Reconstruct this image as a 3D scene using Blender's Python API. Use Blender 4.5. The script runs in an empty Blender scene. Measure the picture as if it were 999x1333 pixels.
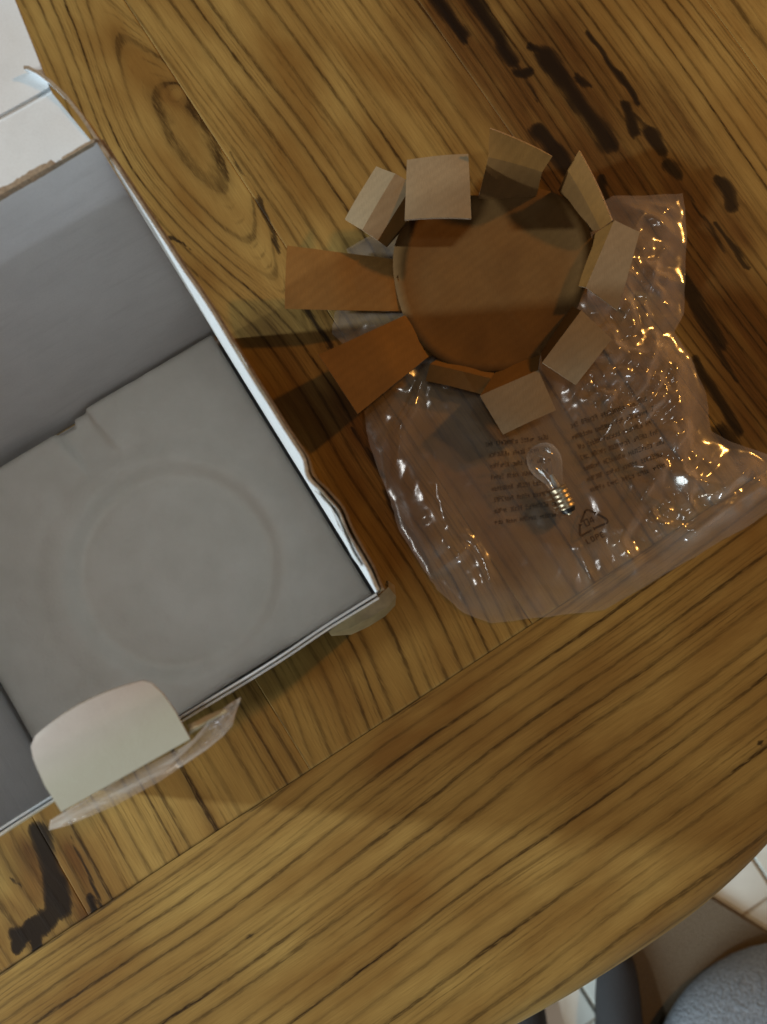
import bpy, bmesh, math, random
import numpy as np
from mathutils import Vector, Matrix

random.seed(7)
rng = np.random.default_rng(7)
SC = bpy.context.scene
COL = SC.collection

# ------------------------------------------------------------------ camera
FPX, HCAM = 1001.0, 0.46             # focal length in photo pixels, lens height above the table
def _axes(nx, ny):                   # world axes in camera space from the pixel straight below the lens
    z = -Vector(((nx - 499.5) / FPX, -(ny - 666.5) / FPX, -1.0)).normalized()
    y = (Vector((0, 1, 0)) - z * z.y).normalized()
    return Matrix((y.cross(z), y, z))
MCAM = _axes(492, 778)
cd = bpy.data.cameras.new('camera')
cam = bpy.data.objects.new('camera', cd)
COL.objects.link(cam)
cam.matrix_world = Matrix.Translation((0, 0, HCAM)) @ MCAM.to_4x4()
cd.sensor_fit = 'VERTICAL'; cd.sensor_height = 36.0
cd.lens = 36.0 * FPX / 1333.0
cd.clip_start = 0.01; cd.clip_end = 50
cd.dof.use_dof = True
cd.dof.focus_distance = 0.385
cd.dof.aperture_fstop = cd.lens / 2.6
SC.camera = cam

# ------------------------------------------------------------------ world and lamps
w = bpy.data.worlds.new('World'); SC.world = w; w.use_nodes = True
bg = w.node_tree.nodes['Background']
bg.inputs[0].default_value = (0.80, 0.72, 0.60, 1); bg.inputs[1].default_value = 0.09

def area(name, loc, target, size, power, col):
    l = bpy.data.lights.new(name, 'AREA'); l.shape = 'DISK'; l.size = size
    l.energy = power; l.color = col
    o = bpy.data.objects.new(name, l); COL.objects.link(o)
    o.location = loc
    o.rotation_euler = (Vector(target) - Vector(loc)).to_track_quat('-Z', 'Y').to_euler()
    return o
area('room_lamp', (-1.45, 0.02, 0.68), (0, 0, 0), 0.07, 19.5, (0.90, 0.98, 1.0))
area('corner_lamp', (-2.0, -0.92, 1.65), (0, 0, 0), 0.16, 20.0, (1.0, 0.96, 0.84))
area('ceiling_lamp', (-0.25, 0.0, 1.9), (-0.05, 0.05, 0), 0.20, 2.1, (0.97, 0.98, 0.95))
area('wall_band_fill', (1.30, -2.15, 0.66), (0, 0.1, 0.1), 0.10, 6.5, (0.82, 0.91, 1.0))  # added fill, no known source; brightens the upper band of the far wall
area('floor_fill', (-0.75, -1.35, -0.06), (0.25, -0.3, -0.75), 0.9, 28.0, (0.86, 0.98, 1.0))  # added unseen fill under table height, brightens the floor but not the tabletop
area('warm_lamp', (1.35, 1.05, 1.02), (0.1, 0.1, 0), 0.10, 14.5, (1.0, 0.46, 0.10))

SC.view_settings.view_transform = 'Standard'; SC.view_settings.look = 'None'
SC.view_settings.exposure = 0.0; SC.view_settings.gamma = 1.0
SC.view_settings.use_curve_mapping = False
SC.render.engine = 'CYCLES'
SC.cycles.transparent_max_bounces = 24
SC.cycles.max_bounces = 10
SC.cycles.use_denoising = True
SC.cycles.sample_clamp_indirect = 4.0
SC.cycles.caustics_reflective = False

# ------------------------------------------------------------------ helpers
def P(px, py, z=0.0):                # a photo pixel to a point of the place at height z
    d = MCAM @ Vector(((px - 499.5) / FPX, -(py - 666.5) / FPX, -1.0))
    return Vector((0, 0, HCAM)) + d * ((z - HCAM) / d.z)

def tag(o, label=None, cat=None, group=None, kind=None):
    if label: o['label'] = label
    if cat: o['category'] = cat
    if group: o['group'] = group
    if kind: o['kind'] = kind
    return o

def empty(name, loc):
    o = bpy.data.objects.new(name, None); COL.objects.link(o); o.location = loc
    o.empty_display_size = 0.02
    return o

def make(name, verts, faces, mats, parent=None, idx=None, smooth=True):
    me = bpy.data.meshes.new(name)
    me.from_pydata([tuple(v) for v in verts], [], [tuple(f) for f in faces])
    for m in (mats if isinstance(mats, (list, tuple)) else [mats]): me.materials.append(m)
    if idx is not None: me.polygons.foreach_set('material_index', np.asarray(idx, dtype=np.int32))
    me.polygons.foreach_set('use_smooth', np.full(len(me.polygons), smooth))
    me.validate(); me.update()
    o = bpy.data.objects.new(name, me); COL.objects.link(o)
    if parent is not None:
        o.parent = parent
        o.matrix_parent_inverse = Matrix.Translation(-parent.location)
    return o

def sharp(o, deg=35):
    me = o.data
    bm = bmesh.new(); bm.from_mesh(me)
    for e in bm.edges:
        if len(e.link_faces) == 2 and e.calc_face_angle(0) > math.radians(deg): e.smooth = False
    bm.to_mesh(me); bm.free()
    return o

def normals(G):                      # G: (n, m, 3) grid of points
    du = np.gradient(G, axis=0); dv = np.gradient(G, axis=1)
    n = np.cross(du, dv); n /= np.linalg.norm(n, axis=2, keepdims=True) + 1e-12
    return n

def sheet(name, G, thick, mats, parent=None, deg=35, row_mat=None, toward=None):
    """a board of even thickness over a grid of points; mats = [top, bottom, edge]"""
    G = np.asarray(G, float); n, m, _ = G.shape
    if toward is not None and ((np.asarray(toward, float) - G.mean(axis=(0, 1))) @ normals(G).mean(axis=(0, 1))) < 0: G = G[:, ::-1]
    N = normals(G); A = G; B = G - N * thick
    V = np.concatenate([A.reshape(-1, 3), B.reshape(-1, 3)]); k = n * m
    F, I = [], []
    for i in range(n - 1):
        for j in range(m - 1):
            a, b, c, d = i*m+j, (i+1)*m+j, (i+1)*m+j+1, i*m+j+1
            F.append((a, b, c, d)); I.append(0 if row_mat is None else row_mat[i])
            F.append((k+a, k+d, k+c, k+b)); I.append(1)
    ring = [(i*m, (i+1)*m) for i in range(n-1)] + [((n-1)*m+j, (n-1)*m+j+1) for j in range(m-1)] \
        + [((i+1)*m+m-1, i*m+m-1) for i in range(n-1)] + [(j+1, j) for j in range(m-1)]
    for a, b in ring:
        F.append((a, k+a, k+b, b)); I.append(2)
    o = make(name, V, F, mats, parent, I)
    return sharp(o, deg)

def interp_rows(rows, sub, cols):
    """rows: list of (left, right) points; linear between rows, sub steps each"""
    out = []
    for i in range(len(rows) - 1):
        for k in range(sub):
            f = k / sub
            out.append([tuple(Vector(rows[i][s]).lerp(Vector(rows[i+1][s]), f)) for s in (0, 1)])
    out.append([tuple(rows[-1][0]), tuple(rows[-1][1])])
    G = []
    for l, r in out:
        G.append([tuple(Vector(l).lerp(Vector(r), j / (cols - 1))) for j in range(cols)])
    return np.array(G)

_T = rng.random((256, 256))
def tri(x, y, seed=0):               # piecewise flat facets with straight creases, 0..1
    x = np.asarray(x, float) + seed * 13.7; y = np.asarray(y, float) + seed * 5.9
    u, v = x + 0.366 * (x + y) * 0.5, y + 0.366 * (x + y) * 0.5
    ui, vi = np.floor(u).astype(int), np.floor(v).astype(int); fu, fv = u - ui, v - vi
    g = lambda a, b: _T[a % 256, b % 256]
    a, d = g(ui, vi), g(ui + 1, vi + 1); b, c = g(ui + 1, vi), g(ui, vi + 1)
    return np.where(fu > fv, a + (b - a) * fu + (d - b) * fv, a + (c - a) * fv + (d - c) * fu)
def vnoise(x, y, seed=0):            # smooth value noise 0..1 on arrays
    x = np.asarray(x, float) + seed * 17.31; y = np.asarray(y, float) + seed * 9.77
    xi = np.floor(x).astype(int); yi = np.floor(y).astype(int); fx = x - xi; fy = y - yi
    fx = fx*fx*fx*(fx*(fx*6-15)+10); fy = fy*fy*fy*(fy*(fy*6-15)+10)
    g = lambda a, b: _T[a % 256, b % 256]
    return (g(xi, yi)*(1-fx)+g(xi+1, yi)*fx)*(1-fy) + (g(xi, yi+1)*(1-fx)+g(xi+1, yi+1)*fx)*fy

def sstep(a, b, x):
    t = np.clip((x - a) / (b - a), 0, 1); return t*t*(3-2*t)

def seg_dist(x, y, a, b):
    ax, ay = a; bx, by = b; dx, dy = bx-ax, by-ay
    t = np.clip(((x-ax)*dx + (y-ay)*dy) / (dx*dx+dy*dy+1e-15), 0, 1)
    return np.hypot(x-ax-t*dx, y-ay-t*dy)

# ------------------------------------------------------------------ materials
class NT:
    def __init__(s, name):
        s.m = bpy.data.materials.new(name); s.m.use_nodes = True
        s.t = s.m.node_tree; s.n = s.t.nodes; s.b = s.n['Principled BSDF']; s.out = s.n['Material Output']
    def node(s, typ, **kw):
        n = s.n.new(typ)
        for k, v in kw.items(): setattr(n, k, v)
        return n
    def link(s, a, b): s.t.links.new(a, b)
    def val(s, sock, v):
        if isinstance(v, bpy.types.NodeSocket): s.link(v, sock)
        else: sock.default_value = v
    def math(s, op, a, b=0.0, c=None, clamp=False):
        n = s.node('ShaderNodeMath', operation=op, use_clamp=clamp)
        s.val(n.inputs[0], a); s.val(n.inputs[1], b)
        if c is not None: s.val(n.inputs[2], c)
        return n.outputs[0]
    def mix(s, f, a, b, mode='MIX'):
        n = s.node('ShaderNodeMix', data_type='RGBA', blend_type=mode)
        s.val(n.inputs[0], f)
        for sock, v in ((n.inputs[6], a), (n.inputs[7], b)):
            if isinstance(v, bpy.types.NodeSocket): s.link(v, sock)
            else: sock.default_value = (*v, 1)
        return n.outputs[2]
    def noise(s, vec, scale, detail=3, rough=0.55):
        n = s.node('ShaderNodeTexNoise'); n.inputs['Scale'].default_value = scale
        n.inputs['Detail'].default_value = detail; n.inputs['Roughness'].default_value = rough
        if vec is not None: s.link(vec, n.inputs['Vector'])
        return n.outputs['Fac']
    def ramp(s, f, pts):
        n = s.node('ShaderNodeValToRGB'); e = n.color_ramp.elements
        while len(e) < len(pts): e.new(0.5)
        for el, (p, v) in zip(e, pts):
            el.position = p; el.color = (v, v, v, 1) if not isinstance(v, tuple) else (*v, 1)
        s.link(f, n.inputs[0]); return n.outputs[0]
    def geo(s): return s.node('ShaderNodeTexCoord').outputs['Object']
    def attr(s, name):
        n = s.node('ShaderNodeAttribute'); n.attribute_name = name; return n.outputs['Fac']
    def bump(s, h, strength, dist):
        n = s.node('ShaderNodeBump'); n.inputs['Strength'].default_value = strength
        n.inputs['Distance'].default_value = dist; s.link(h, n.inputs['Height'])
        s.link(n.outputs[0], s.b.inputs['Normal']); return n
    def set(s, **kw):
        for k, v in kw.items():
            i = s.b.inputs[k.replace('_', ' ')]
            if isinstance(v, bpy.types.NodeSocket): s.link(v, i)
            else: i.default_value = (*v, 1) if isinstance(v, tuple) and len(v) == 3 else v

def wood_material():
    s = NT('oiled_wood')
    sa, ta, ph = s.attr('sa'), s.attr('ta'), s.attr('ph')
    tone, dark, heart = s.attr('tone'), s.attr('dark'), s.attr('heart')
    def vec(kx, ky, kz=0.0):
        c = s.node('ShaderNodeCombineXYZ')
        s.link(s.math('MULTIPLY', sa, kx), c.inputs[0]); s.link(s.math('MULTIPLY', ta, ky), c.inputs[1])
        s.link(s.math('MULTIPLY', tone, 37.0), c.inputs[2]); return c.outputs[0]
    wob = s.noise(vec(60, 260), 1.0, 4, 0.65)
    pw = s.math('ADD', ph, s.math('MULTIPLY', s.math('SUBTRACT', wob, 0.5), 0.20))
    p2 = s.math('FRACT', pw)
    wn = s.node('ShaderNodeTexWhiteNoise', noise_dimensions='1D')
    s.link(s.math('ROUND', pw), wn.inputs['W'])
    each = s.math('MULTIPLY_ADD', wn.outputs['Value'], 0.60, 0.48, clamp=True)
    fine = s.ramp(s.math('FRACT', s.math('MULTIPLY', pw, 3.37)), [(0.0, 0.55), (0.25, 0.0), (0.75, 0.0), (1.0, 0.55)])
    line = s.ramp(p2, [(0.0, 1.0), (0.06, 1.0), (0.14, 0.30), (0.36, 0.07), (0.72, 0.12), (0.90, 0.40), (0.955, 1.0), (1.0, 1.0)])
    pores = s.ramp(s.noise(vec(130, 1500), 1.0, 3, 0.6), [(0.30, 0.40), (0.52, 1.0)])
    vary = s.ramp(s.noise(vec(9, 90), 1.0, 2), [(0.34, 0.42), (0.58, 1.0)])
    lf = s.math('MULTIPLY', s.math('MULTIPLY', line, pores), s.math('MULTIPLY', vary, each))
    lf = s.math('MAXIMUM', lf, s.math('MULTIPLY', s.math('MULTIPLY', fine, s.math('MULTIPLY', pores, pores)), s.ramp(s.noise(vec(7, 60), 1.0, 2), [(0.40, 0.0), (0.66, 1.0)])), clamp=True)
    fibre = s.noise(vec(45, 1900), 1.0, 3, 0.65)
    blot = s.noise(vec(11, 26), 1.0, 3)
    light = s.mix(s.ramp(blot, [(0.3, 0.0), (0.72, 1.0)]), (0.205, 0.113, 0.028), (0.380, 0.268, 0.084))
    light = s.mix(s.math('MULTIPLY', tone, 0.45), light, (0.165, 0.080, 0.016))
    light = s.mix(s.ramp(fibre, [(0.33, 0.34), (0.62, 0.0)]), light, (0.12, 0.058, 0.012))
    hc = s.mix(s.ramp(fibre, [(0.3, 0.0), (0.7, 1.0)]), (0.040, 0.015, 0.004), (0.125, 0.052, 0.012))
    col = s.mix(s.math('MULTIPLY', heart, 0.86), light, hc)
    col = s.mix(s.math('MULTIPLY', lf, 1.0, clamp=True), col, (0.026, 0.012, 0.002))
    dj = s.math('ADD', dark, s.math('ADD', s.math('MULTIPLY', s.math('SUBTRACT', wob, 0.5), 0.35), s.math('MULTIPLY', s.math('SUBTRACT', fibre, 0.5), 0.9)))
    col = s.mix(s.math('MULTIPLY', s.ramp(dj, [(0.36, 0.0), (0.50, 0.78), (0.80, 1.0)]), 0.97), col, (0.009, 0.005, 0.003))
    s.set(Base_Color=col, Roughness=s.math('MULTIPLY_ADD', blot, 0.20, 0.50))
    s.set(Specular_IOR_Level=0.13)
    h = s.math('SUBTRACT', s.math('MULTIPLY', fibre, 0.18), s.math('MULTIPLY', lf, 0.8))
    s.bump(h, 0.35, 0.0006)
    return s.m

def board_material(name, col, spot=0.05, rough=0.75, stain=None, scale=55, flute=False, specks=False):
    s = NT(name); g = s.geo()
    n1 = s.noise(g, scale, 4); n2 = s.noise(g, 1400, 2)
    c2 = tuple(c * (1 - spot * 4) for c in col)
    c = s.mix(s.ramp(n1, [(0.35, 0.0), (0.75, 1.0)]), col, c2)
    c = s.mix(s.ramp(n2, [(0.45, 0.0), (0.75, 0.22)]), c, tuple(x * 0.7 for x in col))
    if stain:
        c = s.mix(s.ramp(s.noise(g, 26, 3), [(0.55, 0.0), (0.72, 0.5)]), c, stain)
    hgt = s.math('ADD', n1, s.math('MULTIPLY', n2, 0.3))
    if flute:                        # ribs of the corrugation just telling through, and fibres
        mp = s.node('ShaderNodeMapping'); mp.inputs['Rotation'].default_value = (0, 0, 0.9); s.link(g, mp.inputs[0])
        wv = s.node('ShaderNodeTexWave'); wv.inputs['Scale'].default_value = 62; wv.inputs['Distortion'].default_value = 1.2; s.link(mp.outputs[0], wv.inputs[0])
        mp2 = s.node('ShaderNodeMapping'); mp2.inputs['Rotation'].default_value = (0, 0, 0.9); mp2.inputs['Scale'].default_value = (2600, 260, 300); s.link(g, mp2.inputs[0])
        fib = s.noise(mp2.outputs[0], 1.0, 3, 0.7)
        c = s.mix(s.ramp(fib, [(0.42, 0.0), (0.72, 0.42)]), c, tuple(x * 0.55 for x in col))
        c = s.mix(s.math('MULTIPLY', wv.outputs['Fac'], 0.16), c, tuple(x * 0.62 for x in col))
        hgt = s.math('ADD', hgt, s.math('MULTIPLY', wv.outputs['Fac'], 0.5))
    if specks:
        vo = s.node('ShaderNodeTexVoronoi'); vo.inputs['Scale'].default_value = 26; s.link(g, vo.inputs['Vector'])
        c = s.mix(s.ramp(vo.outputs['Distance'], [(0.018, 0.75), (0.034, 0.0)]), c, (0.10, 0.09, 0.08))
        mp = s.node('ShaderNodeMapping'); mp.inputs['Scale'].default_value = (30, 30, 190); s.link(g, mp.inputs[0])
        sc_ = s.noise(mp.outputs[0], 1.0, 4, 0.7)
        c = s.mix(s.ramp(sc_, [(0.52, 0.0), (0.75, 0.35)]), c, tuple(x * 0.72 for x in col)); hgt = s.math('ADD', hgt, sc_)
    s.set(Base_Color=c, Roughness=rough, Specular_IOR_Level=0.25)
    s.bump(hgt, 0.14, 0.0008)
    return s.m

def foam_material():
    s = NT('white_foam'); g = s.geo()
    v = s.node('ShaderNodeTexVoronoi'); v.inputs['Scale'].default_value = 420; s.link(g, v.inputs['Vector'])
    n1 = s.noise(g, 40, 3)
    c = s.mix(s.ramp(n1, [(0.35, 0.0), (0.7, 1.0)]), (0.82, 0.80, 0.745), (0.75, 0.73, 0.67))
    s.set(Base_Color=c, Roughness=0.8, Specular_IOR_Level=0.2)
    s.bump(s.math('ADD', v.outputs['Distance'], s.math('MULTIPLY', n1, 2.0)), 0.10, 0.0012)
    return s.m

def film_material(name, haze, hazecol, gloss_rough, bump, scale, spec=1.0):
    """thin clear plastic: seen through, a little milky, glossy"""
    s = NT(name); g = s.geo()
    s.n.remove(s.b)
    tr = s.node('ShaderNodeBsdfTransparent'); tr.inputs[0].default_value = (1.0, 0.995, 0.99, 1)
    df = s.node('ShaderNodeBsdfDiffuse'); df.inputs[0].default_value = (*hazecol, 1)
    tl = s.node('ShaderNodeBsdfTranslucent'); tl.inputs[0].default_value = (*hazecol, 1)
    gl = s.node('ShaderNodeBsdfGlossy'); gl.inputs['Roughness'].default_value = gloss_rough
    fr = s.node('ShaderNodeLayerWeight'); fr.inputs[0].default_value = 0.5     # same from both sides, as a thin film is
    bp = s.node('ShaderNodeBump'); bp.inputs['Strength'].default_value = bump; bp.inputs['Distance'].default_value = 0.0015
    s.link(s.math('ADD', s.noise(g, scale, 3, 0.5), s.math('MULTIPLY', s.noise(g, scale * 4, 2), 0.25)), bp.inputs['Height'])
    for n in (gl, fr, df): s.link(bp.outputs[0], n.inputs['Normal'])
    m0 = s.node('ShaderNodeMixShader'); m0.inputs[0].default_value = 0.25
    s.link(df.outputs[0], m0.inputs[1]); s.link(tl.outputs[0], m0.inputs[2])
    m1 = s.node('ShaderNodeMixShader')
    s.link(s.math('MULTIPLY_ADD', s.math('POWER', fr.outputs['Facing'], 1.6), haze * 4.5, s.ramp(s.noise(g, 30, 3), [(0.3, haze * 0.5), (0.75, haze * 1.4)]), clamp=True), m1.inputs[0])
    s.link(tr.outputs[0], m1.inputs[1]); s.link(m0.outputs[0], m1.inputs[2])
    m2 = s.node('ShaderNodeMixShader')
    s.link(s.math('MULTIPLY', s.math('MULTIPLY_ADD', s.math('POWER', fr.outputs['Facing'], 4.5), 0.72, 0.10), spec, clamp=True), m2.inputs[0])
    s.link(m1.outputs[0], m2.inputs[1]); s.link(gl.outputs[0], m2.inputs[2])
    s.link(m2.outputs[0], s.out.inputs[0])
    return s.m

def plain(name, col, rough=0.6, metal=0.0, nscale=60, amount=0.25, bump=0.1, dist=0.001):
    s = NT(name); g = s.geo(); n1 = s.noise(g, nscale, 4)
    c = s.mix(s.ramp(n1, [(0.3, 0.0), (0.75, 1.0)]), col, tuple(x * (1 - amount) for x in col))
    s.set(Base_Color=c, Roughness=rough, Metallic=metal); s.bump(n1, bump, dist); return s.m

M_wood = wood_material()
M_white = board_material('white_box_board', (0.69, 0.76, 0.82), 0.02, 0.55, specks=True)
M_inner = board_material('white_box_lining', (0.71, 0.70, 0.71), 0.02, 0.6, specks=True)
M_kraftedge = board_material('torn_kraft_edge', (0.33, 0.26, 0.185), 0.12, 0.9, scale=900)
M_foam = foam_material()
M_tabface = board_material('pale_tab_face', (0.57, 0.55, 0.53), 0.03, 0.4, specks=True)
def tint_tab(m):                     # greener on the half of the tab next to the fold
    t = m.node_tree; b = t.nodes['Principled BSDF']; src = b.inputs['Base Color'].links[0].from_socket
    tc = t.nodes.new('ShaderNodeTexCoord'); dp = t.nodes.new('ShaderNodeVectorMath'); dp.operation = 'DOT_PRODUCT'
    dp.inputs[1].default_value = (math.cos(math.radians(121.9)), math.sin(math.radians(121.9)), 0)
    t.links.new(tc.outputs['Object'], dp.inputs[0])
    mr = t.nodes.new('ShaderNodeMapRange'); mr.inputs['From Min'].default_value = 0.016; mr.inputs['From Max'].default_value = 0.003
    t.links.new(dp.outputs['Value'], mr.inputs[0])
    mx = t.nodes.new('ShaderNodeMix'); mx.data_type = 'RGBA'; mx.inputs[7].default_value = (0.53, 0.56, 0.485, 1)
    t.links.new(mr.outputs[0], mx.inputs[0]); t.links.new(src, mx.inputs[6]); t.links.new(mx.outputs[2], b.inputs['Base Color'])
tint_tab(M_tabface)
M_tan = board_material('tan_box_outside', (0.34, 0.27, 0.16), 0.06, 0.6)
M_kraft_shade = board_material('kraft_board_shaded', (0.168, 0.088, 0.025), 0.05, 0.75, stain=(0.105, 0.050, 0.013), flute=True)  # kraft with shade put into its colour, for disc and flap bases
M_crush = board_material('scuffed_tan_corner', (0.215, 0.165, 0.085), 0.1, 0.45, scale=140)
M_kraft_warmlit = board_material('kraft_board_warm_lit', (0.240, 0.120, 0.028), 0.05, 0.75, stain=(0.19, 0.105, 0.035), flute=True)  # same kraft with warm lamplight put into its colour
M_kraftback_litfold = board_material('kraft_back_and_lit_fold', (0.290, 0.222, 0.132), 0.04, 0.75, flute=True)  # flap undersides; on raised folds the grey paints neutral light
M_kraftrim = board_material('pale_cut_edge', (0.46, 0.36, 0.25), 0.08, 0.85, scale=700)
M_film = film_material('clear_bag_film', 0.115, (1.0, 0.87, 0.77), 0.16, 0.09, 55)
M_film2 = film_material('clear_bag_film_under', 0.015, (0.95, 0.83, 0.76), 0.2, 0.05, 60, 0.6)
M_tape = film_material('clear_tape', 0.14, (0.80, 0.70, 0.62), 0.2, 0.25, 160, 0.35)
M_ink = plain('faded_brown_ink', (0.062, 0.036, 0.017), 0.7, nscale=900)
M_metal = plain('brassy_screw_cap', (0.56, 0.47, 0.33), 0.42, 1.0, 300, 0.2)
M_black = plain('black_insulator', (0.012, 0.012, 0.012), 0.4)
M_tile = plain('pale_stone_tile', (0.77, 0.83, 0.83), 0.32, 0, 7, 0.28, 0.03)
M_grout = plain('grey_grout', (0.44, 0.42, 0.38), 0.9, 0, 200)
M_rug = plain('taupe_rug_pile', (0.20, 0.165, 0.12), 0.95, 0, 420, 0.45, 0.8, 0.004)
M_slate = plain('slate_felt', (0.022, 0.024, 0.029), 0.9, 0, 500, 0.35, 0.5, 0.002)
M_sole = plain('dark_rubber_sole', (0.03, 0.03, 0.032), 0.7)
M_blue = plain('grey_blue_weave', (0.27, 0.325, 0.40), 0.9, 0, 240, 0.55, 0.9, 0.006)
M_cord = plain('grey_piping', (0.16, 0.18, 0.21), 0.8)

# ------------------------------------------------------------------ table: planks across, one long board along the edge
TO = P(690, 815)
ANG = math.radians(32.57)
E1 = np.array([math.cos(ANG), math.sin(ANG)]); EN = np.array([E1[1], -E1[0]])     # along the edge board, outwards
T0 = np.array([TO.x, TO.y])
def tab_px(px, py):                  # a mark on the wood, photo pixel -> (s, t) of the table
    p = P(px, py); d = np.array([p.x, p.y]) - T0
    return float(d @ E1), float(d @ EN)

table = empty('dining_table', (TO.x - 0.1, TO.y + 0.1, -0.75))
tag(table, 'wooden dining table of wide grained planks with a curved outer edge', 'table')

def ring_phase(g, seed, lo, hi):     # grain coordinate (m) -> ring number with uneven spacing
    r = np.random.default_rng(seed); e = [-0.5]; 
    while e[-1] < 0.7: e.append(e[-1] + (lo + hi) / 2 * float(np.clip(r.lognormal(0, 0.30), 0.5, 1.8)))
    e = np.array(e)
    # smooth the steps a little so that rings are not mechanically linear
    return np.interp(g, e, np.arange(len(e)))

def finish_wood(o, s, t, ph, tone, dark, heart):
    for n, a in (('sa', s), ('ta', t), ('ph', ph), ('tone', tone), ('dark', dark), ('heart', heart)):
        at = o.data.attributes.new(n, 'FLOAT', 'POINT')
        at.data.foreach_set('value', np.asarray(np.broadcast_to(a, (len(o.data.vertices),)), dtype=np.float32))

def grid_faces(n, m):
    i, j = np.meshgrid(np.arange(n-1), np.arange(m-1), indexing='ij')
    a = (i*m+j).ravel(); return np.stack([a, a+m, a+m+1, a+1], 1)

def lens(d, s, s0, r, L, k):         # grain lines parting round a knot
    wv = r * np.exp(-((s - s0) / L) ** 2)
    ad = np.abs(d); out = np.sign(d) * (ad - wv * np.exp(-(np.maximum(ad - wv, 0)) / k))
    return np.where(ad > wv, out, (wv - d * d / (wv + 1e-6)) * 0.75)

# black marks of the heartwood plank and of the knotty plank: photo pixels, half width in metres, strength
SPOTS = [((556, -20), (604, 48), .0042, .95), ((606, -20), (668, 80), .0050, .92), ((674, 96), (692, 95), .0030, 1.0), ((640, 20), (700, 130), .0016, .6),
         ((690, 62), (712, 72), .0026, .95), ((708, 70), (794, 188), .0060, .95), ((752, 100), (768, 112), .0022, .8), ((702, 170), (740, 218), .0050, 1.15),
         ((764, 40), (832, 134), .0018, .9), ((816, 136), (828, 174), .0032, 1.05), ((845, 170), (861, 196), .0036, 1.15), ((828, 150), (880, 225), .0014, .6),
         ((869, 212), (884, 228), .0034, 1.05), ((938, 236), (954, 268), .0040, 1.05), ((880, 225), (945, 330), .0014, .6), ((782, 230), (791, 258), .0022, .95),
         ((930, 290), (974, 348), .0016, .9), ((905, 470), (962, 562), .0030, .85), ((880, 350), (935, 445), .0050, .8), ((900, 400), (960, 500), .0016, .7),
         ((940, 560), (999, 650), .0060, .8), ((300, 198), (336, 258), .0012, .55), ((336, 258), (366, 328), .0020, .66),
         ((398, 398), (432, 452), .0020, .7), ((206, 300), (250, 326), .0008, .7), ((460, 560), (500, 620), .0022, .6), ((500, 640), (560, 740), .0022, .6),
         ((50, 1080), (72, 1150), .0050, 1.1), ((72, 1150), (74, 1182), .0056, 1.6), ((74, 1180), (52, 1206), .0044, 1.6),
         ((56, 1198), (26, 1216), .0036, 1.6), ((46, 1205), (48, 1240), .0024, 1.6), ((28, 1214), (22, 1236), .0020, 1.3),
         ((118, 1168), (125, 1190), .0020, .95), ((95, 1090), (136, 1186), .0010, .7), ((12, 1140), (30, 1156), .0010, .6)]
SP = [(tab_px(*a), tab_px(*b), wd, k) for a, b, wd, k in SPOTS]
STAIN = [((590, 20), (770, 250), .030, 1.1), ((700, 60), (830, 230), .034, .95), ((860, 250), (1000, 470), .024, .95), ((840, 130), (960, 300), .022, .8), ((900, 360), (999, 560), .022, .9),
         ((92, 1110), (118, 1200), .010, .8), ((36, 1110), (46, 1170), .008, .75), ((20, 1210), (100, 1220), .008, .6), ((5, 1175), (40, 1190), .006, .5), ((440, 520), (540, 690), .020, .75), ((340, 430), (470, 640), .014, .55)]
ST = [(tab_px(*a), tab_px(*b), wd, k) for a, b, wd, k in STAIN]

def marks(s, t):
    dark = np.zeros_like(s); heart = np.zeros_like(s)
    js = s + (vnoise(s*260, t*90, 3) - .5) * .0028; jt = t + (vnoise(s*260, t*90, 4) - .5) * .004
    for a, b, wd, k in SP: dark = np.maximum(dark, k * np.exp(-(seg_dist(js, jt, a, b) / wd) ** 2 * 0.7))
    for a, b, wd, k in ST:
        heart = np.maximum(heart, k * np.exp(-(seg_dist(js, jt, a, b) / wd) ** 2))
    heart = np.clip(heart * (0.6 + 0.9 * vnoise(s*150, t*22, 6)), 0, 1)
    return dark, heart

def axis_steps(a, b, fine_a, fine_b, fine, coarse):
    pts = []; x = a
    while x < b - 1e-9:
        pts.append(x); x += fine if fine_a - 0.01 <= x <= fine_b + 0.01 else coarse
    pts.append(b); return np.array(pts)

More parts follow.
